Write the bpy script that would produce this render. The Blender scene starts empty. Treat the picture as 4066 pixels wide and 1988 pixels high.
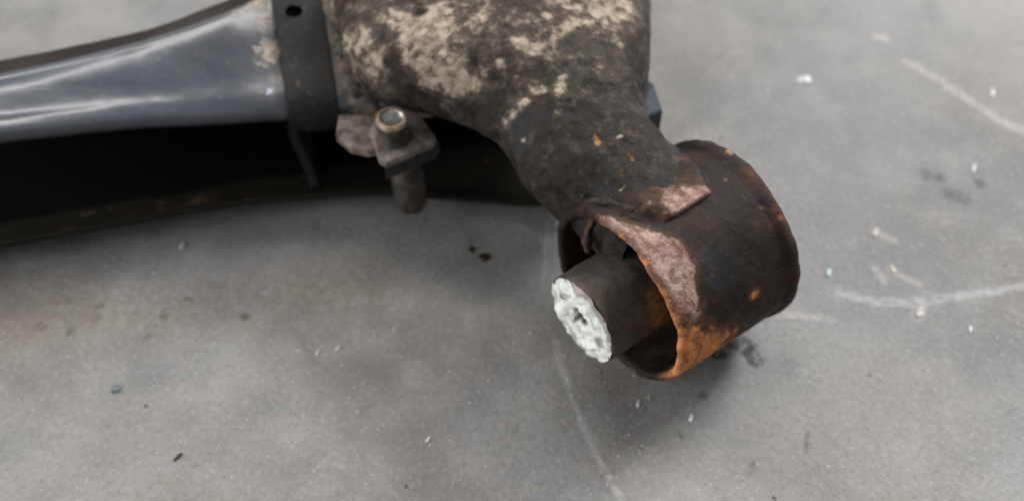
import bpy, math, random
from mathutils import Vector, noise
random.seed(7)
sc = bpy.context.scene
col = sc.collection
MM = 0.001
R = math.radians

# ---------------------------------------------------------------- camera
cam_d = bpy.data.cameras.new('camera')
cam = bpy.data.objects.new('camera', cam_d)
col.objects.link(cam)
cam.location = (0, 0, 356.4 * MM)
cam.rotation_euler = (R(90 - 52), 0, 0)
cam_d.sensor_fit = 'HORIZONTAL'
cam_d.angle = R(52)
cam_d.clip_start = 0.005
cam_d.clip_end = 60
cam_d.dof.use_dof = True
cam_d.dof.focus_distance = 0.345
cam_d.dof.aperture_fstop = 5.8
sc.camera = cam
# ---------------------------------------------------------------- world, lamps, exposure
world = bpy.data.worlds.new('World')
sc.world = world
world.use_nodes = True
bg = world.node_tree.nodes['Background']
bg.inputs['Color'].default_value = (0.96, 0.97, 1.0, 1)
bg.inputs['Strength'].default_value = 0.38

def area_lamp(name, loc, target, size, size_y, power, color):
    d = bpy.data.lights.new(name, 'AREA')
    d.shape = 'RECTANGLE'
    d.size, d.size_y = size, size_y
    d.energy = power
    d.color = color
    o = bpy.data.objects.new(name, d)
    col.objects.link(o)
    o.location = loc
    o.rotation_euler = (Vector(target) - Vector(loc)).to_track_quat('-Z', 'Y').to_euler()
    return o

# a skylight above and behind, an unseen lamp added close behind on the right for falloff, a window off to the left
area_lamp('skylight_lamp', (0.05, 1.34, 2.05), (0, 0.30, 0), 3.6, 0.42, 41, (1.0, 0.97, 0.93))
area_lamp('close_back_lamp', (0.95, 1.10, 0.98), (0, 0.30, 0.0), 0.46, 0.26, 24, (0.94, 0.97, 1.0))
area_lamp('window_lamp', (-2.20, -0.05, 0.58), (0, 0.28, 0.03), 1.1, 0.8, 37, (0.96, 0.98, 1.0))
vs = sc.view_settings
vs.view_transform = 'Standard'
vs.look = 'None'
vs.exposure = 0.1
vs.gamma = 1.0
vs.use_curve_mapping = False

# ---------------------------------------------------------------- node helpers
class NT:
    def __init__(self, name):
        self.m = bpy.data.materials.new(name)
        self.m.use_nodes = True
        self.t = self.m.node_tree
        self.b = self.t.nodes['Principled BSDF']
        tc = self.t.nodes.new('ShaderNodeTexCoord')
        self.obj = tc.outputs['Object']
    def link(self, a, b):
        self.t.links.new(a, b)
    def put(self, sock, v):
        if hasattr(v, 'links') or isinstance(v, bpy.types.NodeSocket):
            self.link(v, sock)
        elif isinstance(v, (tuple, list)) and len(v) == 3 and sock.type == 'RGBA':
            sock.default_value = (*v, 1)
        else:
            sock.default_value = v
    def noise(self, scale, detail=4, rough=0.6, vec=None, dist=0.0, color=False):
        n = self.t.nodes.new('ShaderNodeTexNoise')
        n.inputs['Scale'].default_value = scale
        n.inputs['Detail'].default_value = detail
        n.inputs['Roughness'].default_value = rough
        n.inputs['Distortion'].default_value = dist
        self.link(vec or self.obj, n.inputs['Vector'])
        return n.outputs['Color' if color else 'Fac']
    def voronoi(self, scale, vec=None, out='Distance', rand=1.0):
        n = self.t.nodes.new('ShaderNodeTexVoronoi')
        n.inputs['Scale'].default_value = scale
        n.inputs['Randomness'].default_value = rand
        self.link(vec or self.obj, n.inputs['Vector'])
        return n.outputs[out]
    def mapping(self, loc=(0, 0, 0), rot=(0, 0, 0), scale=(1, 1, 1), vec=None):
        n = self.t.nodes.new('ShaderNodeMapping')
        n.inputs['Location'].default_value = loc
        n.inputs['Rotation'].default_value = rot
        n.inputs['Scale'].default_value = scale
        self.link(vec or self.obj, n.inputs['Vector'])
        return n.outputs['Vector']
    def math(self, op, a, b=0.0, clamp=False):
        n = self.t.nodes.new('ShaderNodeMath')
        n.operation = op
        n.use_clamp = clamp
        self.put(n.inputs[0], a)
        self.put(n.inputs[1], b)
        return n.outputs[0]
    def step(self, v, lo, hi, to0=0.0, to1=1.0):
        n = self.t.nodes.new('ShaderNodeMapRange')
        n.interpolation_type = 'SMOOTHSTEP'
        self.put(n.inputs['Value'], v)
        n.inputs['From Min'].default_value = lo
        n.inputs['From Max'].default_value = hi
        n.inputs['To Min'].default_value = to0
        n.inputs['To Max'].default_value = to1
        return n.outputs['Result']
    def mix(self, fac, a, b):
        n = self.t.nodes.new('ShaderNodeMix')
        n.data_type = 'RGBA'
        self.put(n.inputs[0], fac)
        self.put(n.inputs[6], a)
        self.put(n.inputs[7], b)
        return n.outputs[2]
    def mixf(self, fac, a, b):
        n = self.t.nodes.new('ShaderNodeMix')
        n.data_type = 'FLOAT'
        self.put(n.inputs[0], fac)
        self.put(n.inputs[2], a)
        self.put(n.inputs[3], b)
        return n.outputs[0]
    def warp(self, amt, scale=220):
        n = self.t.nodes.new('ShaderNodeVectorMath'); n.operation = 'MULTIPLY_ADD'
        self.link(self.noise(scale, 3, 0.6, color=True), n.inputs[0])
        n.inputs[1].default_value = (amt, amt, amt)
        self.link(self.obj, n.inputs[2])
        return n.outputs[0]
    def attr(self, name):
        n = self.t.nodes.new('ShaderNodeAttribute')
        n.attribute_name = name
        return n.outputs['Fac']
    def bump(self, h, dist, strength=1.0):
        n = self.t.nodes.new('ShaderNodeBump')
        n.inputs['Strength'].default_value = strength
        n.inputs['Distance'].default_value = dist
        self.put(n.inputs['Height'], h)
        self.link(n.outputs['Normal'], self.b.inputs['Normal'])
    def set(self, **k):
        names = dict(color='Base Color', rough='Roughness', metal='Metallic', spec='Specular IOR Level',
                     coat='Coat Weight', coat_rough='Coat Roughness', trans='Transmission Weight', ior='IOR')
        for a, v in k.items():
            self.put(self.b.inputs[names[a]], v)
        return self.m

# a soft-edged capsule mark lying on a floor: distance from the segment A-B to the point
def capsule_group():
    g = bpy.data.node_groups.new('capsule_mark', 'ShaderNodeTree')
    I = g.interface
    I.new_socket('P', in_out='INPUT', socket_type='NodeSocketVector')
    I.new_socket('A', in_out='INPUT', socket_type='NodeSocketVector')
    I.new_socket('B', in_out='INPUT', socket_type='NodeSocketVector')
    I.new_socket('Radius', in_out='INPUT', socket_type='NodeSocketFloat')
    I.new_socket('Fac', in_out='OUTPUT', socket_type='NodeSocketFloat')
    gi = g.nodes.new('NodeGroupInput'); go = g.nodes.new('NodeGroupOutput')
    def vm(op, a, b=None):
        n = g.nodes.new('ShaderNodeVectorMath'); n.operation = op
        g.links.new(a, n.inputs[0])
        if b is not None: g.links.new(b, n.inputs[1])
        return n
    def m(op, a, b=None, clamp=False):
        n = g.nodes.new('ShaderNodeMath'); n.operation = op; n.use_clamp = clamp
        for i, v in enumerate((a, b)):
            if v is None: continue
            if isinstance(v, (int, float)): n.inputs[i].default_value = v
            else: g.links.new(v, n.inputs[i])
        return n.outputs[0]
    pa = vm('SUBTRACT', gi.outputs['P'], gi.outputs['A']).outputs['Vector']
    ba = vm('SUBTRACT', gi.outputs['B'], gi.outputs['A']).outputs['Vector']
    h = m('DIVIDE', vm('DOT_PRODUCT', pa, ba).outputs['Value'], vm('DOT_PRODUCT', ba, ba).outputs['Value'], True)
    sc_ = g.nodes.new('ShaderNodeVectorMath'); sc_.operation = 'SCALE'
    g.links.new(ba, sc_.inputs[0]); g.links.new(h, sc_.inputs['Scale'])
    d = vm('LENGTH', vm('SUBTRACT', pa, sc_.outputs['Vector']).outputs['Vector']).outputs['Value']
    q = m('DIVIDE', d, gi.outputs['Radius'])
    g.links.new(m('SUBTRACT', 1.0, q, True), go.inputs['Fac'])
    return g
CAP = capsule_group()

# ---------------------------------------------------------------- materials
def concrete():
    k = NT('workshop_concrete')
    big = k.noise(5, 3, 0.55)
    mid = k.noise(38, 5, 0.65)
    tint = k.noise(9, 4, 0.55)
    fine = k.noise(420, 4, 0.7)
    grit = k.noise(1300, 3, 0.7)
    c = k.mix(k.step(big, 0.34, 0.66), (0.145, 0.137, 0.128), (0.256, 0.245, 0.229))
    c = k.mix(k.step(mid, 0.40, 0.72, 0, 0.6), c, (0.295, 0.284, 0.268))
    c = k.mix(k.step(mid, 0.48, 0.25, 0, 0.65), c, (0.125, 0.121, 0.119))
    c = k.mix(k.step(tint, 0.45, 0.70, 0, 0.36), c, (0.165, 0.182, 0.218))
    c = k.mix(k.step(tint, 0.50, 0.28, 0, 0.36), c, (0.265, 0.220, 0.185))
    c = k.mix(k.step(fine, 0.52, 0.74, 0, 0.55), c, (0.38, 0.37, 0.35))
    c = k.mix(k.step(fine, 0.48, 0.26, 0, 0.55), c, (0.105, 0.100, 0.097))
    c = k.mix(k.step(grit, 0.54, 0.74, 0, 0.35), c, (0.40, 0.39, 0.37))
    c = k.mix(k.step(grit, 0.46, 0.27, 0, 0.45), c, (0.085, 0.080, 0.076))
    # pale grains and dark pits
    v1 = k.voronoi(260); r1 = k.noise(90, 2)
    c = k.mix(k.math('MULTIPLY', k.step(v1, 0.17, 0.06), k.step(r1, 0.52, 0.60, 0, 0.5)), c, (0.50, 0.485, 0.46))
    v2 = k.voronoi(150); r2 = k.noise(55, 2, vec=k.mapping((3.1, 1.7, 0)))
    pit = k.math('MULTIPLY', k.step(v2, 0.16, 0.05), k.step(r2, 0.60, 0.68))
    c = k.mix(k.math('MULTIPLY', pit, 0.8), c, (0.075, 0.068, 0.060))
    # wobble for hand-made marks
    wob = k.noise(60, 3, 0.6, color=True)
    vm = k.t.nodes.new('ShaderNodeVectorMath'); vm.operation = 'MULTIPLY_ADD'
    k.link(wob, vm.inputs[0]); vm.inputs[1].default_value = (0.004, 0.004, 0); k.link(k.obj, vm.inputs[2])
    vs_ = k.t.nodes.new('ShaderNodeVectorMath'); vs_.operation = 'SUBTRACT'
    k.link(vm.outputs[0], vs_.inputs[0]); vs_.inputs[1].default_value = (0.002, 0.002, 0)
    P = vs_.outputs[0]
    def cap(a, b, r):
        n = k.t.nodes.new('ShaderNodeGroup'); n.node_tree = CAP
        k.link(P, n.inputs['P'])
        n.inputs['A'].default_value = (a[0] * MM, a[1] * MM, 0)
        n.inputs['B'].default_value = (b[0] * MM, b[1] * MM, 0)
        n.inputs['Radius'].default_value = r * MM
        return n.outputs['Fac']
    def union(marks):
        o = None
        for a, b, r in marks:
            f = cap(a, b, r)
            o = f if o is None else k.math('MAXIMUM', o, f)
        return o
    rub = k.noise(260, 3, 0.7)
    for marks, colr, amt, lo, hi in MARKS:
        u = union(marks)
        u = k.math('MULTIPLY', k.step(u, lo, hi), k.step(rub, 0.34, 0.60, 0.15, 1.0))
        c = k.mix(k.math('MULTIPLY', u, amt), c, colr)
    h = k.math('ADD', k.math('MULTIPLY', fine, 0.5), k.math('MULTIPLY', grit, 0.35))
    h = k.math('SUBTRACT', k.math('ADD', h, mid), k.math('MULTIPLY', pit, 1.2))
    k.bump(h, 0.0016, 0.7)
    return k.set(color=c, rough=k.step(mid, 0.3, 0.7, 0.46, 0.62), spec=0.4)

MARKS = []   # filled below, before the material is made

def mud_paint():
    """Old black paint under dried mud, grease and rust: attributes mud / rust / grease say where."""
    k = NT('muddy_black_paint')
    n1 = k.noise(55, 6, 0.68, dist=0.3)
    n2 = k.noise(230, 5, 0.7)
    n3 = k.noise(120, 4, 0.6, vec=k.mapping((0.3, 0.7, 0.1)))
    n4 = k.noise(30, 4, 0.6, vec=k.mapping((0.9, 0.2, 0.5)))
    c = k.mix(k.step(n3, 0.35, 0.7), (0.0095, 0.0075, 0.0060), (0.034, 0.0255, 0.0195))
    c = k.mix(k.step(n4, 0.54, 0.72, 0, 0.5), c, (0.040, 0.042, 0.046))
    mudv = k.math('ADD', k.attr('mud'), k.math('MULTIPLY', k.math('SUBTRACT', n1, 0.5), 1.9))
    mudv = k.math('ADD', mudv, k.math('MULTIPLY', k.math('SUBTRACT', n2, 0.5), 2.5))
    film = k.step(mudv, -0.15, 0.50)
    mud = k.step(mudv, 0.30, 1.00)
    c = k.mix(k.math('MULTIPLY', film, 0.5), c, (0.122, 0.096, 0.072))
    mc = k.mix(k.step(n2, 0.34, 0.66), (0.165, 0.128, 0.097), (0.45, 0.37, 0.288))
    c = k.mix(k.math('MULTIPLY', mud, 0.92), c, mc)
    rv = k.math('ADD', k.attr('rust'), k.math('MULTIPLY', k.math('SUBTRACT', n3, 0.5), 2.2))
    rv = k.math('ADD', rv, k.math('MULTIPLY', k.math('SUBTRACT', n2, 0.5), 1.2))
    rust = k.step(rv, 0.50, 0.72)
    rc = k.mix(k.step(n2, 0.35, 0.65), (0.135, 0.060, 0.026), (0.36, 0.20, 0.095))
    c = k.mix(k.math('MULTIPLY', rust, 0.85), c, rc)
    # small chips showing pale metal or clay
    v = k.voronoi(150, k.warp(0.006)); on = k.noise(70, 2, vec=k.mapping((5, 2, 1)))
    chip = k.math('MULTIPLY', k.step(v, 0.27, 0.10), k.step(on, 0.58, 0.66))
    c = k.mix(k.math('MULTIPLY', chip, 0.8), c, (0.42, 0.33, 0.25))
    h = k.math('ADD', k.math('MULTIPLY', mud, 0.8), k.math('MULTIPLY', n2, 0.8))
    h = k.math('ADD', h, k.math('MULTIPLY', rust, 0.3))
    k.bump(h, 0.0018, 0.85)
    rough = k.mixf(k.math('MAXIMUM', mud, rust), k.step(n3, 0.3, 0.7, 0.52, 0.78), 0.92)
    return k.set(color=c, rough=rough, spec=0.2)

def beam_paint():
    k = NT('dusty_blue_black_beam_paint')
    along = k.mapping(rot=(0, 0, R(-13.25)), scale=(3, 60, 40))
    st = k.noise(1.0, 4, 0.6, vec=along)
    n2 = k.noise(300, 4, 0.7)
    n3 = k.noise(24, 4, 0.6)
    c = k.mix(k.step(st, 0.30, 0.75), (0.034, 0.039, 0.050), (0.066, 0.074, 0.090))
    c = k.mix(k.step(n3, 0.5, 0.75, 0, 0.4), c, (0.030, 0.032, 0.036))
    c = k.mix(k.step(n2, 0.55, 0.75, 0, 0.35), c, (0.20, 0.19, 0.18))
    mudv = k.math('ADD', k.attr('mud'), k.math('MULTIPLY', k.math('SUBTRACT', k.noise(95, 5, 0.72), 0.5), 3.0))
    mud = k.step(mudv, 0.48, 0.90)
    film = k.step(mudv, 0.15, 0.60)
    c = k.mix(k.math('MULTIPLY', film, 0.62), c, (0.070, 0.058, 0.046))
    c = k.mix(k.math('MULTIPLY', mud, 0.9), c, k.mix(k.step(n2, 0.35, 0.65), (0.26, 0.20, 0.15), (0.52, 0.44, 0.34)))
    sv = k.voronoi(95); so = k.noise(33, 2, vec=k.mapping((7, 1, 2)))
    c = k.mix(k.math('MULTIPLY', k.step(sv, 0.16, 0.07), k.step(so, 0.56, 0.64, 0, 0.8)), c, (0.022, 0.018, 0.015))
    scr = k.noise(1.0, 3, 0.5, vec=k.mapping(rot=(0, 0, R(-13.25)), scale=(9, 700, 300)))
    c = k.mix(k.step(scr, 0.66, 0.74, 0, 0.5), c, (0.24, 0.245, 0.25))
    c = k.mix(k.step(k.math('ADD', k.attr('flake'), k.math('MULTIPLY', k.math('SUBTRACT', n2, 0.5), 1.6)), 0.5, 0.65), c, (0.50, 0.55, 0.60))
    # inside of the channel: black paint deepened by painted-in shade, with rust
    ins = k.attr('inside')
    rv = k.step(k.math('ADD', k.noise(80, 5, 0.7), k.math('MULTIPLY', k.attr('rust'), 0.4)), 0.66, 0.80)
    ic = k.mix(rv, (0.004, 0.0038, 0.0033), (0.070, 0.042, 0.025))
    ic = k.mix(k.math('MULTIPLY', k.attr('lip'), 0.8), ic, k.mix(rv, (0.022, 0.020, 0.015), (0.10, 0.056, 0.033)))  # lit olive band along the lower lip put into the colour
    c = k.mix(k.attr('band'), c, k.mix(k.step(n3, 0.35, 0.65), (0.022, 0.018, 0.017), (0.038, 0.031, 0.028)))  # dark reflection on the back slope painted in as matte brown
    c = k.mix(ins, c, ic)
    k.bump(k.math('ADD', k.math('MULTIPLY', n2, 0.3), mud), 0.0006, 0.5)
    rough = k.mixf(mud, k.mixf(ins, k.step(st, 0.3, 0.7, 0.28, 0.35), 0.7), 0.9)
    rough = k.mixf(k.attr('band'), rough, 0.75)
    return k.set(color=c, rough=rough, spec=k.mixf(k.math('MAXIMUM', ins, k.attr('band')), 0.75, 0.08),
                 coat=k.mixf(k.math('MAXIMUM', k.math('MAXIMUM', ins, k.attr('band')), mud), 0.5, 0.0), coat_rough=0.22)

def plate_paint():
    k = NT('worn_dark_grey_plate')
    n1 = k.noise(60, 5, 0.65); n2 = k.noise(260, 4, 0.7)
    c = k.mix(k.step(n1, 0.35, 0.7), (0.009, 0.009, 0.0095), (0.024, 0.022, 0.020))
    c = k.mix(k.step(n2, 0.58, 0.75, 0, 0.5), c, (0.17, 0.15, 0.13))
    v = k.voronoi(75); on = k.noise(40, 2, vec=k.mapping((2, 4, 1)))
    c = k.mix(k.math('MULTIPLY', k.step(v, 0.17, 0.09), k.step(on, 0.55, 0.62)), c, (0.45, 0.40, 0.34))
    mud = k.step(k.math('ADD', k.attr('mud'), k.math('MULTIPLY', k.math('SUBTRACT', k.noise(110, 5, 0.7), 0.5), 2.2)), 0.48, 0.70)
    c = k.mix(k.math('MULTIPLY', mud, 0.85), c, (0.33, 0.265, 0.205))
    k.bump(k.math('ADD', n2, mud), 0.0007, 0.6)
    return k.set(color=c, rough=k.mixf(mud, k.step(n1, 0.3, 0.7, 0.5, 0.65), 0.9), spec=0.22)

def sleeve_paint():
    """Black paint on the bushing eye; attribute raw = pink-brown flaked rust, rust = fresh orange rust."""
    k = NT('rusting_black_sleeve_paint')
    n1 = k.noise(70, 5, 0.65); n2 = k.noise(260, 5, 0.72); n3 = k.noise(150, 4, 0.6, vec=k.mapping((1, 3, 2)))
    c = k.mix(k.step(n1, 0.35, 0.7), (0.0125, 0.0082, 0.0058), (0.036, 0.0230, 0.0160))
    c = k.mix(k.step(n2, 0.56, 0.74, 0, 0.5), c, (0.075, 0.054, 0.040))
    pv = k.step(k.math('ADD', k.attr('paint'), k.math('MULTIPLY', k.math('SUBTRACT', n1, 0.5), 1.6)), 0.35, 0.70)
    c = k.mix(k.math('MULTIPLY', pv, 0.85), c, (0.019, 0.020, 0.024))
    raw = k.step(k.math('ADD', k.attr('raw'), k.math('MULTIPLY', k.math('SUBTRACT', n3, 0.5), 1.3)), 0.42, 0.66)
    halo = k.step(k.math('ADD', k.attr('raw'), k.math('MULTIPLY', k.math('SUBTRACT', n3, 0.5), 1.3)), 0.16, 0.44)
    c = k.mix(k.math('MULTIPLY', halo, 0.7), c, (0.085, 0.044, 0.027))
    rc = k.mix(k.step(n2, 0.34, 0.68), (0.17, 0.088, 0.065), (0.46, 0.32, 0.275))
    c = k.mix(k.math('MULTIPLY', raw, 0.92), c, rc)
    strk = k.noise(1.0, 5, 0.7, vec=k.mapping(rot=(0, 0, R(-36)), scale=(120, 320, 90)))
    rv = k.math('ADD', k.attr('rust'), k.math('MULTIPLY', k.math('SUBTRACT', strk, 0.5), 1.5))
    rv = k.math('ADD', rv, k.math('MULTIPLY', k.math('SUBTRACT', n1, 0.5), 1.9))
    rust = k.step(rv, 0.15, 1.00)
    hot = k.step(rv, 0.55, 1.15)
    oc = k.mix(k.math('MULTIPLY', hot, k.math('MULTIPLY', k.step(n2, 0.30, 0.62, 0.4, 1.0), k.step(strk, 0.32, 0.62, 0.25, 1.0))), (0.135, 0.055, 0.028), (0.78, 0.30, 0.105))
    c = k.mix(k.math('MULTIPLY', rust, 0.9), c, oc)
    v = k.voronoi(150, k.warp(0.006)); on = k.noise(60, 2, vec=k.mapping((5, 2, 7)))
    chip = k.math('MULTIPLY', k.step(v, 0.28, 0.10), k.step(on, 0.57, 0.66))
    c = k.mix(k.math('MULTIPLY', chip, 0.75), c, (0.36, 0.20, 0.105))
    allr = k.math('MAXIMUM', raw, rust)
    h = k.math('ADD', k.math('MULTIPLY', n2, 0.6), k.math('MULTIPLY', allr, k.math('SUBTRACT', n2, 0.9)))
    k.bump(h, 0.0010, 0.8)
    return k.set(color=c, rough=k.mixf(allr, k.mixf(pv, k.step(n1, 0.3, 0.7, 0.6, 0.8), 0.5), 0.88), spec=0.2)

def bare_rust(name, dark, light, scale=180, rough=0.85):
    k = NT(name)
    n1 = k.noise(scale, 5, 0.7); n2 = k.noise(scale * 0.3, 4, 0.6)
    c = k.mix(k.step(n1, 0.32, 0.68), dark, light)
    c = k.mix(k.step(n2, 0.52, 0.72, 0, 0.6), c, tuple(v * 0.35 for v in dark))
    k.bump(n1, 0.0008, 0.7)
    return k.set(color=c, rough=rough, spec=0.3)

def inner_tube_paint():
    k = NT('brown_grey_inner_tube')
    n1 = k.noise(90, 5, 0.65); n2 = k.noise(320, 4, 0.7)
    c = k.mix(k.step(n1, 0.35, 0.68), (0.036, 0.029, 0.024), (0.082, 0.064, 0.052))
    rv = k.step(k.math('ADD', k.attr('rust'), k.math('MULTIPLY', k.math('SUBTRACT', n1, 0.5), 1.5)), 0.42, 0.85)
    c = k.mix(k.math('MULTIPLY', rv, 0.85), c, k.mix(k.step(n2, 0.35, 0.68), (0.14, 0.058, 0.024), (0.34, 0.165, 0.070)))
    c = k.mix(k.step(n2, 0.60, 0.76, 0, 0.5), c, (0.16, 0.13, 0.11))
    k.bump(n2, 0.0006, 0.6)
    return k.set(color=c, rough=0.62, spec=0.35)

def corroded_white():
    k = NT('white_corroded_alloy')
    n1 = k.noise(120, 5, 0.65); n2 = k.noise(480, 4, 0.7)
    c = k.mix(k.step(n1, 0.32, 0.52), (0.38, 0.378, 0.345), (0.80, 0.805, 0.75))
    c = k.mix(k.step(n2, 0.55, 0.72, 0, 0.4), c, (0.82, 0.84, 0.80))
    c = k.mix(k.step(k.math('ADD', k.attr('dirt'), k.math('MULTIPLY', k.math('SUBTRACT', n1, 0.5), 0.9)), 0.28, 0.75), c, (0.085, 0.078, 0.066))
    c = k.mix(k.math('MULTIPLY', k.step(k.math('ADD', k.attr('edge'), k.math('MULTIPLY', k.math('SUBTRACT', n1, 0.5), 1.5)), 0.5, 0.8), 0.75), c, (0.20, 0.150, 0.115))
    k.bump(n2, 0.0008, 0.7)
    return k.set(color=c, rough=0.6, spec=0.4)

def plain(name, color, rough, spec=0.4, metal=0.0, nscale=200, var=0.35, bump=0.0005):
    k = NT(name)
    n1 = k.noise(nscale, 4, 0.65)
    lo = tuple(v * (1 - var) for v in color); hi = tuple(min(1, v * (1 + var)) for v in color)
    k.bump(n1, bump, 0.6)
    return k.set(color=k.mix(k.step(n1, 0.3, 0.7), lo, hi), rough=rough, spec=spec, metal=metal)

# ---------------------------------------------------------------- mesh helpers (coordinates in millimetres)
AXLE_ORIGIN = (0.0, 290.0, 0.0)
def mesh_obj(name, verts, faces, mat, parent=None, attrs=None, smooth=True, local=True):
    off = AXLE_ORIGIN if local else (0, 0, 0)
    me = bpy.data.meshes.new(name)
    me.from_pydata([((v[0] - off[0]) * MM, (v[1] - off[1]) * MM, (v[2] - off[2]) * MM) for v in verts], [], faces)
    for a, vals in (attrs or {}).items():
        at = me.attributes.new(a, 'FLOAT', 'POINT')
        at.data.foreach_set('value', vals)
    me.materials.append(mat)
    me.polygons.foreach_set('use_smooth', [smooth] * len(me.polygons))
    me.update()
    o = bpy.data.objects.new(name, me)
    col.objects.link(o)
    if parent: o.parent = parent
    return o

def cr(p, t):
    """Catmull-Rom through the rows of p at parameter t in 0..len-1; rows are tuples."""
    n = len(p) - 1
    i = min(int(t), n - 1); f = t - i
    a, b, c, d = p[max(i - 1, 0)], p[i], p[i + 1], p[min(i + 2, n)]
    return tuple(0.5 * ((2 * y) + (-x + z) * f + (2 * x - 5 * y + 4 * z - w) * f * f + (-x + 3 * y - 3 * z + w) * f ** 3)
                 for x, y, z, w in zip(a, b, c, d))

def grid_faces(nu, nv, closed_v=False):
    F = []
    for i in range(nu - 1):
        for j in range(nv if closed_v else nv - 1):
            j2 = (j + 1) % nv
            F.append((i * nv + j, i * nv + j2, (i + 1) * nv + j2, (i + 1) * nv + j))
    return F

def nz(p, s, seed=0.0):
    return noise.fractal(Vector((p[0] * s + seed, p[1] * s + 2 * seed, p[2] * s)), 1.0, 2.0, 3)

def blobs(p, lst):
    """Sum of soft spots (x, y, z, radius, strength) at p, in millimetres."""
    s = 0.0
    for x, y, z, r, a in lst:
        d2 = ((p[0] - x) ** 2 + (p[1] - y) ** 2 + (p[2] - z) ** 2) / (r * r)
        if d2 < 6: s += a * math.exp(-d2)
    return s

# beam frame
BA = R(13.25)
BX = Vector((math.cos(BA), math.sin(BA), 0)); BN = Vector((-math.sin(BA), math.cos(BA), 0))
BO = Vector((-214.7, 271.6, 0))
def bp(s, n, z):
    v = BO + BX * s + BN * n
    return (v.x, v.y, z)

# ---------------------------------------------------------------- things
def tag(o, label, cat, group=None):
    o['label'] = label; o['category'] = cat
    if group: o['group'] = group

# ---------------------------------------------------------------- floor
MARKS += [
    # rubbed pale chalk or scrape lines
    ([((197.8, 398.5), (213.3, 381.2), 3.8), ((213.3, 381.2), (223.5, 368.1), 4.2), ((223.5, 368.1), (233.6, 356.5), 3.8),
      ((233.6, 356.5), (256, 339), 4.4), ((186.9, 417.4), (191.5, 415.0), 4.0)], (0.45, 0.415, 0.38), 0.55, 0.05, 0.7),
    ([((136.5, 255.2), (150.7, 252.1), 3.2), ((150.7, 252.1), (163.6, 250.7), 3.8),
      ((163.6, 250.7), (177.3, 252.7), 3.8), ((177.3, 252.7), (196.5, 256.2), 3.2), ((196.5, 256.2), (225, 261), 3.2),
      ((170.3, 251.1), (166.2, 244.1), 3.8)], (0.45, 0.45, 0.45), 0.5, 0.05, 0.75),
    ([((15.3, 293.9), (13.8, 263.4), 1.6), ((17.2, 231.5), (21.4, 211.2), 2.4), ((21.4, 211.2), (26.9, 193.7), 2.0),
      ((26.9, 193.7), (31.5, 180.4), 2.4), ((31.5, 180.4), (42, 160), 2.2)], (0.44, 0.43, 0.43), 0.5, 0.0, 0.9),
    ([((110, 245.1), (129.3, 243.2), 3.6), ((171, 261), (160, 267.6), 3.0), ((157, 262.4), (154, 270), 3.4), ((158, 290), (166, 284), 3.0)], (0.43, 0.40, 0.37), 0.5, 0.1, 0.8),
    # dark stains and a painted contact shadow
    ([((189.3, 322.6), (190, 321), 5.0), ((194.5, 320.1), (195, 320), 4.4), ((197.1, 310.6), (202, 307.7), 6.2),
      ((212.6, 316), (212.6, 318), 4.0)], (0.060, 0.055, 0.048), 0.85, 0.05, 0.8),
    ([((-134.2, 252.1), (-134, 252), 3.2), ((-142.5, 244.1), (-142, 244), 3.4), ((-171.4, 242.2), (-170, 243), 2.8),
      ((-179.7, 236.3), (-179, 237), 2.8), ((-193.4, 239.2), (-191, 239), 3.4), ((-109.5, 244.1), (-109, 244), 3.6),
      ((-155, 246), (-154, 247), 2.6), ((-171, 249), (-170, 250), 2.6), ((-148, 233), (-147, 234), 2.2)], (0.070, 0.060, 0.050), 0.85, 0.05, 0.8),
    ([((-89.5, 238.3), (-83, 231.5), 3.0), ((-83, 231.5), (-78.7, 222.1), 3.6)], (0.11, 0.11, 0.125), 0.5, 0.0, 0.9),
    ([((74.1, 206.7), (74.5, 207), 3.6), ((63, 190), (64, 189), 2.4), ((90, 178), (88, 174), 2.0), ((112, 190), (110, 184), 1.8)], (0.070, 0.070, 0.062), 0.8, 0.05, 0.9),
    ([((90.2, 231.5), (95, 229), 6.0), ((95, 229), (97, 222.5), 4.6), ((81.5, 226), (83, 226), 3.4)], (0.016, 0.015, 0.015), 0.95, 0.05, 0.5),  # contact shadow beside the eye painted black, together with an oil stain
    # beam's brownish shade band painted into the slab colour, with some grime
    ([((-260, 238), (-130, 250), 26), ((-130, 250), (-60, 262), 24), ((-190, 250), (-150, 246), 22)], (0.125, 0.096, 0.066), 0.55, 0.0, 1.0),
    ([((82, 193), (95, 188), 22), ((-30, 266), (10, 262), 24), ((130, 330), (150, 300), 30)], (0.150, 0.152, 0.157), 0.4, 0.0, 1.0),  # soft grey patches, darker than the slab
]
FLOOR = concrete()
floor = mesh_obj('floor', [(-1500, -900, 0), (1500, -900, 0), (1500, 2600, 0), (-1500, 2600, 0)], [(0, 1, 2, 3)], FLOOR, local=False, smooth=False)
floor['kind'] = 'structure'

# ---------------------------------------------------------------- the axle
axle = bpy.data.objects.new('car_axle', None)
col.objects.link(axle)
axle.location = tuple(v * MM for v in AXLE_ORIGIN)
tag(axle, 'muddy rusty black car axle with pressed beam and bushing eye lying on the concrete', 'car axle')

BEAM, MUD, PLATE, SLEEVE = beam_paint(), mud_paint(), plate_paint(), sleeve_paint()

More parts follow.
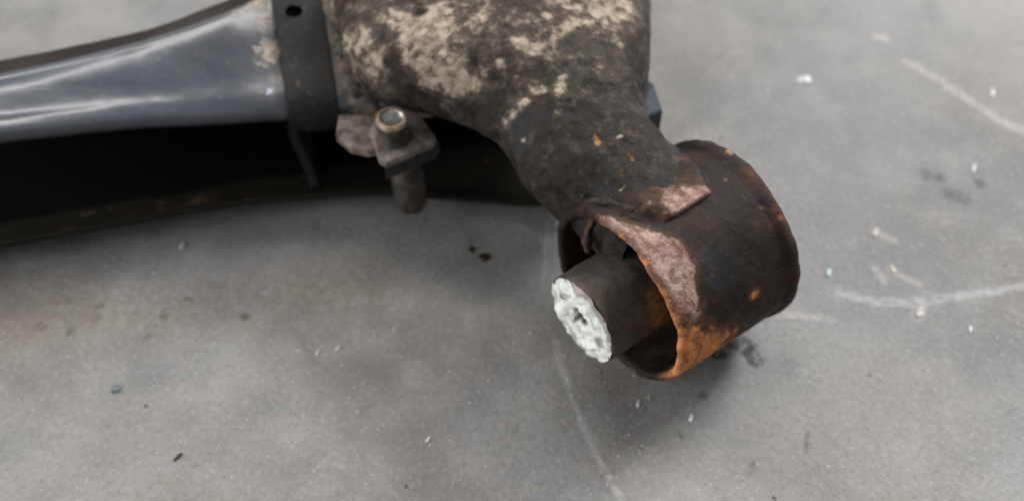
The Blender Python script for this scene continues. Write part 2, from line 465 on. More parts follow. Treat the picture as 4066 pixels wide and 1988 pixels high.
# --- crossbeam: a pressed channel open towards the front, flaring towards the arm
#            s    tn  tz   rn  rz   bn  bz   lipn lipz
STN = [(-90, 10, 65, 38, 69, 64, 58, 0, 9.5),
       (20, 10, 64, 38, 69, 64, 58, 0, 10.5),
       (75, 10, 60, 42, 71, 69, 58, 0, 11),
       (110, 10, 54, 50, 72, 79, 59.5, 0, 10),
       (132, 10, 50, 62, 71, 90, 62, -1.5, 8.5),
       (160, 9, 46, 70, 72, 94, 66, -4, 7),
       (184, 9, 42, 75, 72, 95, 66, -11, 6),
       (206, 11, 40, 78, 71, 98, 62, -18, 5.5),
       (226, 12, 40, 80, 70, 100, 60, -25, 6),
       (245, 14, 38, 80, 66, 100, 56, -32, 12)]
def station(s):
    i = 0
    while i < len(STN) - 2 and s > STN[i + 1][0]: i += 1
    f = (s - STN[i][0]) / (STN[i + 1][0] - STN[i][0])
    return cr(STN, i + f)
def section(s):
    """Key points (n, z) of the channel's outer face, from the rolled top lip over the top and back to the lower lip."""
    _, tn, tz, rn, rz, bn, bz, ln, lz = station(s)
    return [(tn + 8, tz - 9), (tn + 3.2, tz - 8), (tn + 0.2, tz - 4.5), (tn, tz), (tn + 4.5, tz + 1.0 + (rz - tz) * .16), (tn * .65 + rn * .35, tz * .58 + rz * .42),
            (tn * .3 + rn * .7, tz * .22 + rz * .78 + .8), (rn - 2, rz - .1), (rn + 3, rz - .9), (bn - 3, bz + .6), (bn + 5, bz - 12), (bn + 4, bz * .45), (bn - 8, 14),
            (bn * .6, 7.0), (bn * .3 + ln * .6, 5), (ln + 5, lz - 3.0), (ln, lz)]
def sect_pt(key, t):
    return cr(key, t)
NU = 130
verts, inside, mudA, rustA, flakeA, bandA, lipA = [], [], [], [], [], [], []
SS = [-90 + i * 1.6 for i in range(int(335 / 1.6) + 1)]
for s in SS:
    key = section(s); station_cache = (s, station(s)[3])
    pts = [sect_pt(key, (len(key) - 1) * j / (NU - 1)) for j in range(NU)]
    nor = []
    for j in range(NU):
        a, b = pts[max(j - 1, 0)], pts[min(j + 1, NU - 1)]
        d = Vector((b[0] - a[0], b[1] - a[1])).normalized()
        nor.append((-d.y, d.x))
    ring = [(p[0], p[1], 0.0) for p in pts]
    inn = [(pts[j][0] - nor[j][0] * 2.8, pts[j][1] - nor[j][1] * 2.8, 1.0) for j in range(NU - 1, -1, -1)]
    for n, z, ins in ring + inn:
        p = bp(s, n, z)
        w = nz(p, 0.018, 3.1) * 0.9 + nz(p, 0.07, 1.0) * 0.22
        verts.append((p[0], p[1], p[2] + w * (0.4 if ins else 1)))
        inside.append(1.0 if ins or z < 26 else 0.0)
        bandA.append(0.0 if ins else max(0.0, min(1.0, (n - station_cache[1] - 1.0) / 2.5)) if z > 40 else 0.0)
        lipA.append(1.0 if (n < 16 and z < 26) else 0.0)
        m = 0.0
        if not ins:
            m = 0.74 * math.exp(-((s - 126) / 12) ** 2) * (1 if n > 22 else 0.5) + 0.26 * math.exp(-((s - 108) / 22) ** 2) - 0.2 + (0.85 if s > 147 else 0)
        mudA.append(m)
        flakeA.append(0.0 if ins else blobs(p, [(-100.5, 318, 55, 3.2, 1.0), (-97.5, 319, 55, 2.2, 0.9), (-94, 343, 68, 2.5, .7), (-120, 333, 68, 1.6, .8)]))
        rustA.append(0.32 if (ins and n < 14 and s < 145) else 0.0)
NR = 2 * NU
faces = grid_faces(len(SS), NR, True)
# drilled hole that goes through plate and beam
HS, HN = 138.0, 47.3
def hole_cut(verts, faces, HR, snap=False):
    keep = []
    if snap:
        for i, v in enumerate(verts):
            d = Vector(v) - BO
            s, n = d.dot(BX) - HS, Vector((d.x, d.y, 0)).dot(BN) - HN
            q = math.hypot(s / HR[0], n / HR[1])
            if v[2] > 40 and 0.8 < q < 1.32:
                w = BX * (s / q - s) + BN * (n / q - n)
                verts[i] = (v[0] + w.x, v[1] + w.y, v[2])
    for f in faces:
        c = [sum(verts[i][q] for i in f) / len(f) for q in range(3)]
        d = Vector(c) - BO
        s, n = d.dot(BX), Vector((d.x, d.y, 0)).dot(BN)
        if c[2] > 40 and ((s - HS) / HR[0]) ** 2 + ((n - HN) / HR[1]) ** 2 < 0.92: continue
        keep.append(f)
    return keep
faces = hole_cut(verts, faces, (5.0, 4.2))
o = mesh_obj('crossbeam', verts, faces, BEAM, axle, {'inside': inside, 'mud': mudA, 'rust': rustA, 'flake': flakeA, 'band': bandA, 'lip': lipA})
o['label'] = 'blue-grey dusty pressed channel beam with a black hollow inside'

# --- gusset plate: flange over the top of the beam, with a web going down into the channel
verts, mudA = [], []
NS, NT_ = 36, 130
for lay in (0, 1):
    for i in range(NS):
        s0 = 127.4 + 20.6 * i / (NS - 1)
        for j in range(NT_):
            t = 1.6 + (9.2 - 1.6) * j / (NT_ - 1)
            s = s0 + 2.2 * min(1.0, j / 70)
            key = section(s)
            p, a, b = sect_pt(key, t), sect_pt(key, t - 0.05), sect_pt(key, t + 0.05)
            d = Vector((b[0] - a[0], b[1] - a[1])).normalized()
            edge = min(i, NS - 1 - i)
            off = (3.9 if lay == 0 else 0.9) - (0.7 if lay == 0 and edge == 0 else 0)
            # slight swage: the middle of the flange stands proud
            off += 0.8 * math.sin(math.pi * i / (NS - 1)) if lay == 0 else 0
            q = bp(s, p[0] - d.y * off, p[1] + d.x * off)
            verts.append((q[0], q[1], q[2] + nz(q, 0.05, 7) * 0.35))
            mudA.append(-0.25 + 0.5 * math.exp(-((i - NS + 1) / 4.0) ** 2) * (1 if j > 40 else 0.3))
n1 = NS * NT_
faces = [f for f in grid_faces(NS, NT_)]
faces += [tuple(n1 + q for q in reversed(f)) for f in grid_faces(NS, NT_)]
def rim(idx):
    F = []
    for a, b in zip(idx, idx[1:]):
        F.append((a, b, b + n1, a + n1))
    return F
faces += rim([j for j in range(NT_)]) + rim([(NS - 1) * NT_ + j for j in range(NT_)][::-1])
faces += rim([i * NT_ for i in range(NS)][::-1]) + rim([i * NT_ + NT_ - 1 for i in range(NS)])
faces = hole_cut(verts, faces, (3.7, 2.5), True)
gus = mesh_obj('gusset_plate', verts, faces, PLATE, axle, {'mud': mudA})
gus['label'] = 'dark grey strap-shaped gusset plate with a drilled hole'
# web
verts = []
path = [(128.6, 8.0, 44.0), (128.8, 8.5, 36), (129.6, 8.0, 29), (131.2, 6.5, 22), (132.2, 4.5, 15), (132.6, 3.5, 8.0)]
NP = 40
for k_ in range(NP):
    s, n, z = cr(path, (len(path) - 1) * k_ / (NP - 1))
    for ds, dn in ((-2.0, 0.7), (-1.4, 0), (1.4, 0), (2.0, 0.7), (2.0, 45), (-2.0, 45)):
        verts.append(bp(s + ds, n + dn, z if dn < 30 else max(z, 9)))
faces = grid_faces(NP, 6, True)
faces += [tuple(range(6)), tuple((NP - 1) * 6 + q for q in reversed(range(6)))]
mesh_obj('web', verts, faces, PLATE, gus, {'mud': [-0.4] * len(verts)}, smooth=False)

# --- trailing arm: pressed tube, wide over the beam, narrowing to the neck on the eye
#        x    y    z    az   w   top bot
ARM = [(58.5, 246, 50, 128, 24, 26, 24), (43.8, 264.5, 52, 127, 23.5, 26, 21), (30, 283, 56, 124, 27.5, 26, 20), (22, 308, 62, 115, 38.5, 27, 15),
       (-1, 328, 66, 106, 61, 27, 17), (-8, 358, 66, 100, 68, 30, 24), (-16, 400, 66, 97, 68, 34, 34), (-26, 470, 68, 96, 68, 37, 38)]
NA, NC = 200, 180

# where dried mud and rust sit on the arm: x, y, z, radius, strength
MUD_SPOTS = [
    (-79.1, 356.4, 67.8, 6.1, 0.75), (-73.9, 348.8, 63.4, 8.2, 0.7), (-65.5, 326.8, 73.7, 8.2, 0.7), (-56.1, 317.9, 79.3, 8.2, 0.7), (-54.4, 311.8, 75.4, 5.8, 0.65),
    (-62, 317.8, 68.9, 4.7, 0.5), (-69.2, 332.2, 60.3, 5.4, 0.4), (-49.2, 330.6, 86.8, 3.6, 0.6), (-47.3, 324.1, 86.2, 3.2, 0.5), (-41.7, 323.8, 87.4, 6.5, 0.55),
    (-35.1, 317.5, 87.7, 7.2, 0.45), (-29.2, 326.4, 90.1, 5.8, 0.7), (-29.6, 316.8, 88.3, 6.5, 0.6), (-28.7, 309.2, 84.9, 7.2, 0.6), (-34.9, 306.8, 82, 6.1, 0.6),
    (-27.1, 303.2, 81.2, 7.6, 0.75), (-22.5, 299, 78.9, 5.8, 0.6), (-17.6, 296.5, 78.6, 4.3, 0.6), (-38.1, 308, 81.9, 4.0, 0.5), (-30.3, 299.9, 76, 4.0, 0.5),
    (1.9, 308.3, 89.2, 2.5, 0.8), (4.9, 306.5, 88.5, 2.5, 0.8), (8.3, 306.1, 88, 2.5, 0.8), (11.3, 307.5, 88.4, 2.5, 0.85), (14.8, 309.5, 89, 2.5, 0.8),
    (17.9, 312.3, 89.8, 2.5, 0.7), (21.1, 315.8, 90.2, 2.5, 0.7), (26.7, 322.2, 89.7, 6.5, 0.45), (34.7, 323.2, 86.8, 7.2, 0.45), (41.5, 328.8, 84.2, 6.8, 0.45),
    (33.5, 332.9, 87.8, 6.1, 0.5), (39.9, 315.9, 84.1, 4.0, 0.5), (46.2, 337.9, 81.7, 6.1, 0.45), (18.3, 330.1, 91.8, 3.2, 0.8), (13.6, 329.6, 92.6, 2.5, 0.6),
    (23, 327.3, 90.4, 3.2, 0.7), (9.3, 290.6, 83.3, 2.5, 1.2), (7.8, 292.2, 83.8, 1.8, 0.8), (11.7, 289.4, 83.2, 1.8, 0.9), (17.9, 290.3, 84.4, 2.3, 1.3),
    (18.6, 293, 85.5, 1.6, 1), (17.1, 287.1, 83.4, 1.8, 1.2), (17.4, 283.6, 81.8, 1.3, 0.9), (16.3, 280.4, 80.2, 1.1, 0.9), (5.2, 286.7, 79.6, 1.9, 0.9),
    (2.6, 285.9, 77.6, 2.3, 0.8), (-0.4, 284.8, 74.4, 2.6, 0.8), (-2.3, 283.9, 71.1, 2.3, 0.7), (-4.9, 301.4, 86.2, 1.6, 1), (-12.7, 319.9, 90, 1.8, 1),
    (-14.2, 315.3, 89.2, 1.4, 0.8), (-18.6, 306.4, 86.4, 1.8, 0.8), (13.5, 321, 91.7, 1.6, 0.9), (-13.6, 327.3, 91.4, 10.8, 0.2), (-5.7, 293.8, 80.6, 12.6, 0.14),
    (-35.7, 326, 89.5, 3.0, -1.3), (-67.8, 334.6, 74.9, 1.4, -0.9), (-66.7, 329.6, 73.3, 1.1, -0.7), (-21.5, 330.6, 90.6, 2.5, 0.4), (-51, 318.3, 83, 3.2, -0.5),
    (-44.4, 308.4, 79.5, 3.6, -0.6),
]
RUST_SPOTS = [
    (25.8, 330.3, 89.9, 1.8, 0.6), (25.8, 322.9, 90.1, 1.6, 0.6), (25.4, 316.6, 89.4, 1.6, 0.7), (25.1, 310.8, 88.5, 1.4, 0.7), (23.4, 305.9, 87.8, 1.3, 0.6),
    (14.9, 314.9, 90.3, 1.6, 1), (30.2, 269.5, 78.8, 1.6, 1), (31.2, 267.1, 77.7, 1.6, 1), (-1.9, 283.2, 70.5, 2.2, 0.6), (43.6, 260.6, 77.1, 2.9, 0.5),
    (53.3, 265.4, 77.4, 2.2, 0.7), (49.6, 263, 77.2, 1.8, 0.7), (37.6, 255.4, 75.9, 6.1, 0.32), (4.9, 277.2, 69.8, 9.0, 0.22), (-25.7, 311.3, 86.6, 1.8, 0.6),
    (33.6, 261.9, 76.3, 1.8, 0.6), (44.7, 254.8, 76.6, 4.3, 0.3),
]

verts, mudA, rustA = [], [], []
for i in range(NA):
    x, y, z, az, w, ht, hb = cr(ARM, (len(ARM) - 1) * i / (NA - 1))
    px, py = math.sin(R(az)), -math.cos(R(az))
    for j in range(NC):
        th = 2 * math.pi * j / NC
        c, s = math.cos(th), math.sin(th)
        e = 2 / 2.35
        cc, ss = math.copysign(abs(c) ** e, c), math.copysign(abs(s) ** e, s)
        p = Vector((x + px * w * cc, y + py * w * cc, z + (ht if s > 0 else hb) * ss))
        nrm = Vector((px * c / w, py * c / w, s / ht)).normalized()
        d = nz(p, 0.02, 2.2) * 2.2 + (nz(p, 0.13, 6.6) * 1.1 if i < 70 else 0) + nz(p, 0.07, 5.5) * 0.7 + nz(p, 0.25, 9.1) * 0.25
        m = blobs(p, MUD_SPOTS)
        p = p + nrm * (d + max(0, min(1, m)) * (0.5 + nz(p, 0.3, 4)))
        verts.append(tuple(p))
        mudA.append(min(m * 1.35, 1.0) + 0.02 + 0.20 * max(0.0, min(1.0, (p.z - 66) / 18)) - 0.25 * max(0.0, min(1.0, (300 - p.y) / 20)))
        rustA.append(min(blobs(p, RUST_SPOTS) * 1.2, 1.1) - 0.10)
faces = grid_faces(NA, NC, True)
faces.append(tuple(range(NC)))
arm = mesh_obj('trailing_arm', verts, faces, MUD, axle, {'mud': mudA, 'rust': rustA})
arm['label'] = 'thick black arm caked in pale dried mud'

# --- bushing eye
EA = R(36)
EE = Vector((math.cos(EA), math.sin(EA), 0)); EQ = Vector((-math.sin(EA), math.cos(EA), 0)); EZ = Vector((0, 0, 1))
EN = Vector((39, 227, 38)); EL = 56.0
def ep(a, r, th, dz=0.0):
    return EN + EE * a + EQ * (r * math.cos(th)) + EZ * (r * math.sin(th) + dz)
def lathe(name, prof, mat, parent, nth=160, step=1.0, attr=None, wob=None, th0=0.0, th1=2 * math.pi, dz=0.0, caps=False):
    pts = []
    for (a0, r0), (a1, r1) in zip(prof, prof[1:]):
        n = max(1, int(math.hypot(a1 - a0, r1 - r0) / step))
        pts += [(a0 + (a1 - a0) * q / n, r0 + (r1 - r0) * q / n) for q in range(n)]
    pts.append(prof[-1])
    full = abs(th1 - th0 - 2 * math.pi) < 1e-6
    verts, at = [], {}
    for a, r in pts:
        for j in range(nth):
            th = th0 + (th1 - th0) * j / (nth if full else nth - 1)
            da, dr = wob(a, r, th) if wob else (0, 0)
            verts.append(tuple(ep(a + da, r + dr, th, dz)))
            for k_, f in (attr or {}).items():
                at.setdefault(k_, []).append(f(a, r, math.degrees(th) % 360))
    return mesh_obj(name, verts, grid_faces(len(pts), nth, full), mat, parent, at)
def g2(a, b, wa, wb): return math.exp(-(a / wa) ** 2 - (b / wb) ** 2)
def raw_f(a, r, t):
    v = 1.0 * g2(a - 3, t - 104, 7, 20) + 0.95 * g2(a - 9, t - 116, 7, 13) + 0.85 * g2(a - 5, t - 136, 7, 20) + 0.7 * g2(a + 1, t - 80, 2.5, 22)
    return v
def rust_f(a, r, t):
    v = 1.2 * g2(a - 5, t - 178, 13, 31) + 0.85 * g2(a - 20, t - 190, 18, 22) + 0.85 * g2(a + 1, t - 130, 2.2, 70)
    v += 0.42 * g2(a - EL + 1, t - 122, 2.0, 18) + 0.15 * g2(a - EL + 3, t - 90, 2.0, 20) + 0.9 * g2(a - 34, t - 160, 3, 4)
    return v + (0.12 if r < 34.5 else 0)
def paint_f(a, r, t): return 0.75 * g2(a - 24, t - 138, 12, 20) + 0.4 * g2(a - 36, t - 110, 12, 18)
def ewob(a, r, th):
    p = (math.cos(th) * 37, math.sin(th) * 37, a)
    dent = nz(p, 0.03, 8) * 0.5 + nz(p, 0.2, 3) * 0.18
    if a < 5 and r > 35: dent += 1.6 * g2(a - 1, math.degrees(th) - 55, 2.6, 38)
    return (nz(p, 0.08, 1) * 0.9 + nz(p, 0.35, 6) * 0.3) * (1 if a < 4 or a > EL - 6 else 0), dent
eye = lathe('bushing_eye', [(EL, 33.5), (EL + .4, 36.5), (EL - .2, 38.0), (EL - 2, 38.3), (EL - 4.5, 37.9), (EL - 6, 37.0), (2, 36.6), (0.2, 36.3), (-0.7, 35.4), (-0.6, 34.0), (0.4, 33.2), (8, 33.1), (EL, 33.1)],
            SLEEVE, axle, 200, 1.0, {'raw': raw_f, 'rust': rust_f, 'paint': paint_f}, ewob)
eye['label'] = 'black cylindrical bushing eye with orange and pinkish rust at its rim'

RUBBER = plain('perished_black_rubber', (0.013, 0.012, 0.011), 0.75, 0.3)
RBROWN = bare_rust('rust_stained_rubber', (0.030, 0.022, 0.018), (0.12, 0.062, 0.036), 150)
lathe('rubber_ring', [(34, 18), (30, 24), (29, 33.3)], RUBBER, eye, 96, 2.0, None, lambda a, r, th: (nz((math.cos(th) * 30, math.sin(th) * 30, r), 0.08, 2) * 2.5, 0))
# inner tube
tube = lathe('inner_tube', [(-16.6, 16.6), (-16.4, 17.6), (-15.4, 18.1), (60, 18.1), (60, 10)], inner_tube_paint(), eye, 120, 1.0,
             {'rust': lambda a, r, t: 0.95 * g2(a - 8, t - 165, 11, 45) + 0.35 * g2(a - 10, t - 110, 10, 60) - 0.1},
             lambda a, r, th: (0, nz((math.cos(th) * 18, math.sin(th) * 18, a), 0.12, 5) * 0.35), dz=-1.2)
tube['label'] = 'brown-grey inner bush tube sticking out of the eye'
# crumbling white end
verts, dirt, edge = [], [], []
NRR, NTT = 46, 96
for i in range(NRR):
    rr = 17.5 * i / (NRR - 1)
    for j in range(NTT):
        th = 2 * math.pi * j / NTT
        q = (rr * math.cos(th), rr * math.sin(th), 0)
        rj = rr * (1 + 0.045 * nz((math.cos(th) * 10, math.sin(th) * 10, 1), 0.25, 3) * (rr / 17.5))
        bumpy = abs(nz(q, 0.10, 3.3)) * 3.2 - 0.9 + nz(q, 0.3, 1.2) * 0.45
        hole = math.exp(-(((q[0] - 1.0 + 2.2 * nz(q, 0.2, 6)) / 4.2) ** 2 + ((q[1] - 1.0 + 2.2 * nz(q, 0.2, 9)) / 3.0) ** 2))
        top = 1.4 * (1 - (rr / 17.5) ** 6)
        verts.append(tuple(ep(-16.7 - top - bumpy * (0.5 + 0.5 * top / 1.4) + 4.0 * hole, rj, th, -1.2)))
        dirt.append(hole * 1.1 + max(0, nz(q, 0.16, 8)) * 0.8)
        edge.append(max(0.0, (rr - 12) / 5) * (1.0 if 60 < math.degrees(th) < 165 else 0.15))
mesh_obj('end_face', verts, grid_faces(NRR, NTT, True), corroded_white(), tube, {'dirt': dirt, 'edge': edge})['label'] = 'crumbly white corroded tube end with a dirty hole'
# torn rubber strips between tube and eye
def strip(name, pts, w, t, mat, parent):
    """A bent band through (a, r, theta_deg, width_direction_deg) points."""
    V = []
    n = 24
    for q in range(n):
        a, r, th, ww = cr(pts, (len(pts) - 1) * q / (n - 1))
        c = ep(a, r, R(th))
        rad = EQ * math.cos(R(th)) + EZ * math.sin(R(th)); tan = -EQ * math.sin(R(th)) + EZ * math.cos(R(th))
        ax = rad * math.cos(R(ww)) + tan * math.sin(R(ww)); bx = rad * -math.sin(R(ww)) + tan * math.cos(R(ww))
        f = w * (0.75 + 0.35 * math.sin(q * 0.9))
        for u, v in ((-1, -1), (1, -1), (1, 1), (-1, 1)):
            V.append(tuple(c + ax * (u * f) + bx * (v * t)))
    F = grid_faces(n, 4, True) + [(3, 2, 1, 0), tuple((n - 1) * 4 + q for q in range(4))]
    return mesh_obj(name, V, F, mat, parent)
strip('torn_rubber_strip', [(-2.5, 22, 38, 20), (4, 25, 42, 30), (12, 27, 48, 30), (24, 28, 55, 20)], 3.0, 1.0, RBROWN, eye)
strip('torn_rubber_strip', [(-2.0, 23, 36, 10), (1, 28, 44, 0), (4, 32.5, 52, 0)], 1.0, 1.2, RBROWN, eye)
strip('torn_rubber_strip', [(2, 23.5, 24, 60), (12, 26, 28, 60), (24, 28, 30, 60)], 2.6, 1.0, RUBBER, eye)
strip('torn_rubber_strip', [(-7, 20.2, 226, 80), (-6.6, 23, 224, 80), (-7.2, 26.5, 221, 80)], 0.9, 0.35, RBROWN, eye)

# --- welded tongue of the arm lapping over the eye
def eye_sheet(name, outline, mat, parent, base=37.0, h=2.6, attrs=None):
    """A patch that follows the eye's surface; outline is (a, theta_deg) row pairs: left edge and right edge."""
    L_, R_ = outline
    nu, nv = 44, 40
    V, A = [], {k_: [] for k_ in (attrs or {})}
    for lay in (1, 0):
        for i in range(nu):
            l = cr(L_, (len(L_) - 1) * i / (nu - 1)); r_ = cr(R_, (len(R_) - 1) * i / (nu - 1))
            for j in range(nv):
                f = j / (nv - 1)
                a, th = l[0] + (r_[0] - l[0]) * f, l[1] + (r_[1] - l[1]) * f
                u_ = i / (nu - 1)
                sm = lambda x: max(0.0, min(1.0, x)) ** 2 * (3 - 2 * max(0.0, min(1.0, x)))
                hh = -0.7 + (h + 0.7) * sm(f / 0.22) * sm((1 - f) / 0.16) if lay else -1.5
                if lay and i == nu - 1: hh -= 0.5
                p = ep(a, base + hh, R(th)) 
                hn = nz(p, 0.12, 4) * 0.5 + nz(p, 0.4, 2) * 0.25 if lay else 0
                V.append(tuple(ep(a, base + hh + hn, R(th))))
                for k_, fn in (attrs or {}).items(): A[k_].append(fn(i / (nu - 1), f))
    n1 = nu * nv
    F = grid_faces(nu, nv) + [tuple(n1 + q for q in reversed(f)) for f in grid_faces(nu, nv)]
    def rm(idx): return [(a, b, b + n1, a + n1) for a, b in zip(idx, idx[1:])]
    F += rm(list(range(nv))[::-1]) + rm([(nu - 1) * nv + j for j in range(nv)]) + rm([i * nv for i in range(nu)]) + rm([i * nv + nv - 1 for i in range(nu)][::-1])
    return mesh_obj(name, V, F, mat, parent, A)
eye_sheet('welded_tongue', ([(3, 40), (3, 62), (6, 82), (14, 96)], [(50, 30), (48, 56), (44, 78), (38, 96)]), SLEEVE, arm, 37.0, 2.6,
          {'raw': lambda u, v: 1.0 * g2(u - 1.0, v - 0.55, 0.34, 0.42), 'rust': lambda u, v: 0.18, 'paint': lambda u, v: 0.0})

# lumpy weld bead where arm and eye meet
def bead(pts, rad):
    V, n, m = [], 60, 8
    P = [ep(a, r, R(t)) for a, r, t in (cr(pts, (len(pts) - 1) * q / (n - 1)) for q in range(n))]
    for q in range(n):
        d = (P[min(q + 1, n - 1)] - P[max(q - 1, 0)]).normalized()
        up = (P[q] - (EN + EE * (P[q] - EN).dot(EE))).normalized()
        side = d.cross(up)
        f = rad * (0.9 + 0.08 * abs(math.sin(q * 0.75)) + 0.5 * nz(P[q], 0.16, 5))
        if q in (0, n - 1): f *= 0.2
        V += [tuple(P[q] + up * (f * math.cos(2 * math.pi * w / m)) + side * (f * 1.3 * math.sin(2 * math.pi * w / m))) for w in range(m)]
    return mesh_obj('weld_bead', V, grid_faces(n, m, True), WELD, arm)
WELD = bare_rust('grimy_weld', (0.014, 0.011, 0.0095), (0.062, 0.044, 0.033), 160, 0.7)
bead([(5.0, 36.6, 28), (5.5, 36.9, 46), (7.0, 37.1, 62), (10.0, 37.0, 80)], 1.25)

# --- small bracket with threaded boss and stud
CRUST = bare_rust('crusty_brown_steel', (0.055, 0.045, 0.040), (0.26, 0.215, 0.18), 140, 0.75)
def slab(name, poly, z_top, thick, mat, parent, bev=0.8):
    """A bevelled plate from a polygon of (x, y, dz)."""
    n = len(poly)
    cx, cy = sum(p[0] for p in poly) / n, sum(p[1] for p in poly) / n
    V = []
    def ringv(scale, dz):
        for p in poly:
            d = Vector((p[0] - cx, p[1] - cy)); L = d.length
            d = d * ((L - scale) / L)
            V.append((cx + d.x, cy + d.y, z_top + p[2] + dz))
    ringv(bev, 0); ringv(0, -bev); ringv(0, -thick + bev); ringv(bev, -thick)
    F = [tuple(range(n))]
    for k_ in range(3):
        F += [(k_ * n + q, (k_ + 1) * n + q, (k_ + 1) * n + (q + 1) % n, k_ * n + (q + 1) % n) for q in range(n)]
    F.append(tuple(3 * n + q for q in reversed(range(n))))
    return mesh_obj(name, V, F, mat, parent, smooth=False)
def vlathe(name, cx, cy, prof, mat, parent, nth=64, lean=(0, 0), thread=None, ripple=0.0):
    V = []
    for r, z in prof:
        for j in range(nth):
            th = 2 * math.pi * j / nth
            rr = r + (ripple * nz((math.cos(th) * 6, math.sin(th) * 6, z), 0.4, 3) if ripple else 0)
            zz = z
            if thread: rr += thread * math.sin(2 * math.pi * (z / 1.7 - j / nth))
            V.append((cx + lean[0] * (z - 50) + rr * math.cos(th), cy + lean[1] * (z - 50) + rr * math.sin(th), zz))
    return mesh_obj(name, V, grid_faces(len(prof), nth, True), mat, parent)
brk = slab('stud_bracket', [(-57.5, 299, 0), (-52.6, 284, .3), (-49.6, 282, .3), (-31.5, 293.5, -.2), (-30.8, 297, -.2), (-36, 307, 0), (-47, 315, .4), (-56, 311, .4)], 51.0, 3.6, CRUST, axle)
brk['label'] = 'small square bracket with a threaded boss and a stud below'
slab('strap', [(-71.5, 311, 1), (-62, 311.5, .5), (-52, 309, .2), (-53, 292.5, 0), (-58, 291.5, 0), (-65, 293, .4), (-68.5, 296.5, .8), (-71.5, 299, 1)], 48.6, 4.6, CRUST, brk)
slab('clamp_plate', [(-50.5, 281.2, 0), (-30.6, 292.8, 0), (-29.6, 297, 0), (-34, 304, 0), (-46, 299, 0)], 47.8, 5.6, plain('black_clamp_steel', (0.022, 0.021, 0.020), 0.55), brk, 0.5)
stud_m = bare_rust('grimy_dark_stud', (0.022, 0.020, 0.019), (0.080, 0.066, 0.056), 170, 0.6)
RIMC = bare_rust('tan_rusted_boss', (0.16, 0.095, 0.055), (0.46, 0.34, 0.235), 220, 0.7)
boss = vlathe('threaded_boss', -47.6, 296.5, [(7.6, 50.4), (7.0, 51.6), (6.5, 52.6), (6.3, 56), (6.3, 60.2)], stud_m, brk, ripple=0.35)
vlathe('boss_rim', -47.6, 296.5, [(6.3, 60.2), (6.35, 60.9), (6.1, 62), (5.4, 62.5), (4.8, 62.1), (4.65, 61.0)], RIMC, boss, ripple=0.3)
STEEL = plain('bright_thread_steel', (0.62, 0.61, 0.59), 0.42, 0.5, 1.0, 400, 0.25, 0.0002)
vlathe('thread', -47.6, 296.5, [(4.7, 61.6 - 0.12 * i) for i in range(95)], STEEL, boss, thread=0.34)
stud = vlathe('stud', -44.4, 296.2, [(0.1, 46), (5.4, 46), (5.4, 42), (5.0, 41), (5.0, 33), (5.2, 32), (6.3, 30.5), (6.9, 29), (7.0, 22), (6.9, 13), (6.4, 10.5), (5.0, 9.2), (0.1, 9)], stud_m, brk, lean=(-0.02, 0), ripple=0.3)
# small tab on the far side of the neck
slab('side_tab', [(34, 314, 0), (52, 303, 0), (61.5, 309, -1), (59, 324, 0), (44, 334, 0)], 55, 14, plain('blue_grey_tab_paint', (0.035, 0.040, 0.050), 0.6, 0.25), arm)

# ---------------------------------------------------------------- loose bits on the floor
def chip(name, x, y, sx, sy, h, rot, mat, label, cat, seed, n=9, group=None, tilt=0.0, dome=0.0):
    rnd = random.Random(seed)
    ring = []
    for q in range(n):
        th = 2 * math.pi * q / n
        f = 0.72 + 0.5 * rnd.random()
        ring.append((math.cos(th) * sx * f, math.sin(th) * sy * f))
    V, F = [], []
    rows = [(1.0, 0.0), (1.0, 0.55), (0.82, 0.9 + dome * .1), (0.4, 1.0 + dome * .5)]
    c, s = math.cos(R(rot)), math.sin(R(rot))
    for k_, z in rows:
        for u, v in ring:
            zz = z * h + (0 if k_ == 1.0 and z == 0 else tilt * u + rnd.uniform(-.12, .12) * h)
            V.append((u * k_ * c - v * k_ * s, u * k_ * s + v * k_ * c, max(0, zz)))
    V.append((0, 0, h * (1 + dome)))
    for i in range(len(rows) - 1):
        F += [(i * n + q, i * n + (q + 1) % n, (i + 1) * n + (q + 1) % n, (i + 1) * n + q) for q in range(n)]
    F += [((len(rows) - 1) * n + q, (len(rows) - 1) * n + (q + 1) % n, len(V) - 1) for q in range(n)]
    F.append(tuple(reversed(range(n))))
    o = mesh_obj(name, V, F, mat, None, None, False, local=False)
    o.location = (x * MM, y * MM, 0.0)
    tag(o, label, cat, group)
    return o
WHITE = plain('white_paint_flake', (0.66, 0.68, 0.68), 0.55)
TEAL = plain('pale_teal_shard', (0.36, 0.46, 0.46), 0.25, 0.6)
CLAY = plain('pale_dried_mud', (0.47, 0.43, 0.385), 0.9)
DARK = plain('dark_rust_flake', (0.045, 0.030, 0.026), 0.8)
chip('paint_flake', 142.4, 385, 2.3, 2.0, 0.9, 20, WHITE, 'folded white paint flake on bare floor, farthest back right', 'flake', 1, 7, tilt=0.25)
chip('paint_flake', 145.6, 385.6, 1.7, 2.4, 1.0, -15, WHITE, 'white paint flake touching the folded one, farthest back right', 'flake', 2, 7, tilt=-0.25)
chip('glass_shard', 134.2, 266, 1.0, 2.7, 0.8, -22, TEAL, 'slim pale teal shard on the floor right of the bushing eye', 'shard', 3, 7)
chip('mud_crumb', 168, 246.5, 1.8, 3.0, 0.8, -30, CLAY, 'pale mud crumb on the curved chalk line at right', 'crumb', 4, 9)
chip('mud_crumb', 158.5, 288, 1.2, 2.8, 0.7, -35, CLAY, 'pale crumb on the floor between bushing eye and dark stains', 'crumb', 5, 8)
chip('mud_crumb', 161.5, 268.5, 1.2, 2.2, 0.6, 10, CLAY, 'pale crumb just above the curved chalk line at right', 'crumb', 6, 8)
chip('paint_flake', 68.6, 197, 0.9, 1.9, 0.6, -15, WHITE, 'white flake on the floor in front of the rusty eye', 'flake', 7, 7)
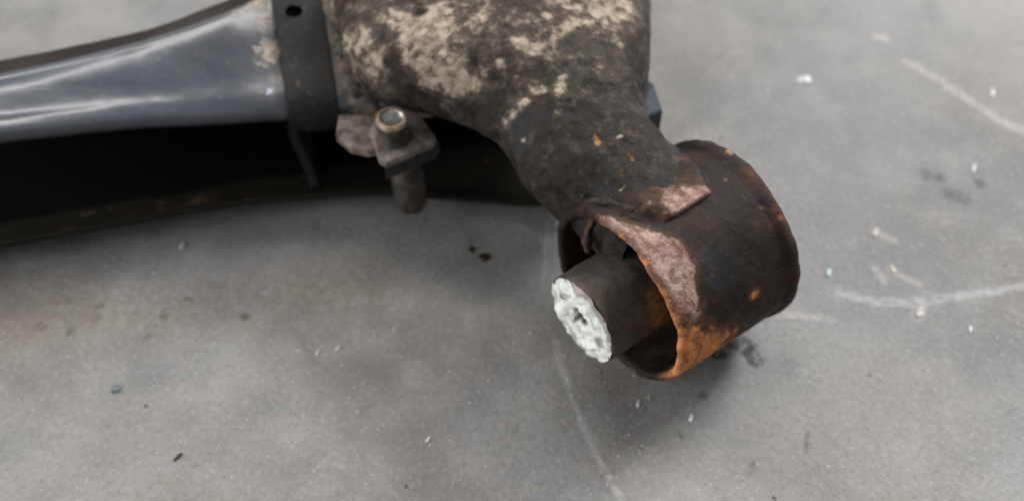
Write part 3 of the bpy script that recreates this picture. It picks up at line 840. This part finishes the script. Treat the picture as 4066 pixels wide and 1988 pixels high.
chip('paint_flake', 48.8, 203.5, 0.6, 1.7, 0.5, -20, WHITE, 'thin white flake below the white tube end', 'flake', 8, 7)
chip('paint_flake', 186.6, 238, 0.6, 1.8, 0.5, -20, WHITE, 'thin white flake below the right end of the curved chalk line', 'flake', 9, 7)
chip('paint_flake', 212, 326.5, 0.6, 2.6, 0.5, -20, WHITE, 'thin white sliver on the floor above the dark stains', 'flake', 19, 7)
chip('paint_flake', 234.5, 376, 0.7, 2.6, 0.5, -18, WHITE, 'thin white sliver above the straight pale scrape at far right', 'flake', 20, 7)
chip('mud_crumb', -69.9, 228.7, 0.7, 1.7, 0.6, -25, CLAY, 'right one of two thin pale crumbs below the dark arc mark', 'crumb', 10, 7)
chip('mud_crumb', -77.9, 226.4, 0.7, 1.7, 0.6, -20, CLAY, 'left one of two thin pale crumbs below the dark arc mark', 'crumb', 11, 7)
chip('paint_flake', -31.9, 187.8, 0.6, 1.6, 0.5, -28, WHITE, 'thin white flake alone on the floor at bottom centre', 'flake', 12, 7)
chip('rust_flake', -124.8, 180.4, 0.8, 2.4, 0.7, -38, DARK, 'dark brown rust flake on the floor at bottom left', 'flake', 13, 7)
chip('mud_crumb', -142.5, 280.8, 1.0, 1.8, 0.8, -10, CLAY, "pale crumb at the edge of the beam's shadow", 'crumb', 14, 8)

def drop(name, x, y, rx, ry, h, mat, label, seed):
    V, F = [], []
    n, m = 28, 8
    rnd = random.Random(seed)
    ph = rnd.random() * 6
    for i in range(m):
        f = i / (m - 1)
        rr = math.cos(f * math.pi / 2) if i < m - 1 else 0.02
        for j in range(n):
            th = 2 * math.pi * j / n
            k_ = 1 + 0.07 * math.sin(2 * th + ph) + 0.05 * math.sin(3 * th + ph)
            V.append((rx * rr * k_ * math.cos(th), ry * rr * k_ * math.sin(th), h * math.sin(f * math.pi / 2)))
    F = grid_faces(m, n, True) + [tuple((m - 1) * n + q for q in range(n)), tuple(reversed(range(n)))]
    o = mesh_obj(name, V, F, mat, None, None, True, local=False)
    o.location = (x * MM, y * MM, 0)
    tag(o, label, 'drop')
OIL = plain('dark_olive_oil', (0.035, 0.028, 0.010), 0.06, 0.6, 0, 60, 0.2, 0.0)
wk = NT('water_drop'); wk.set(color=(0.62, 0.72, 0.74), rough=0.05, trans=0.8, ior=1.33)
drop('oil_drop', -12.0, 274.6, 2.6, 2.6, 0.9, OIL, 'larger dark oil drop on the floor under the arm', 1)
drop('oil_drop', -17.5, 278.8, 1.6, 1.9, 0.7, OIL, 'smaller dark oil drop on the floor under the arm', 2)
drop('water_drop', -154.5, 209.8, 2.1, 2.1, 1.0, wk.m, 'small clear bluish drop on the bare floor at lower left', 3)

# grit: far too many grains to count, one object
GR = plain('pale_grit', (0.46, 0.44, 0.41), 0.85)
V, F = [], []
rnd = random.Random(42)
for _ in range(420):
    x = rnd.uniform(-230, 260); y = rnd.uniform(150, 430)
    if rnd.random() < 0.45:
        cx_, cy_ = rnd.choice(((-150, 245), (-60, 225), (30, 195), (95, 225), (165, 262), (60, 205), (-100, 200)))
        x, y = rnd.gauss(cx_, 28), rnd.gauss(cy_, 18)
    s = rnd.choice((0.22, 0.28, 0.35, 0.35, 0.5))
    b = len(V)
    a = rnd.random() * 6.28
    for q in range(4):
        V.append((x + s * (0.6 + .6 * rnd.random()) * math.cos(a + q * 1.57), y + s * (0.8 + .9 * rnd.random()) * math.sin(a + q * 1.57), 0.0))
    V.append((x, y, s * 0.9))
    F += [(b + q, b + (q + 1) % 4, b + 4) for q in range(4)] + [(b + 3, b + 2, b + 1, b)]
grit = mesh_obj('grit', V, F, GR, None, None, False, local=False)
grit['kind'] = 'stuff'
tag(grit, 'tiny pale grit scattered over the concrete floor', 'grit')
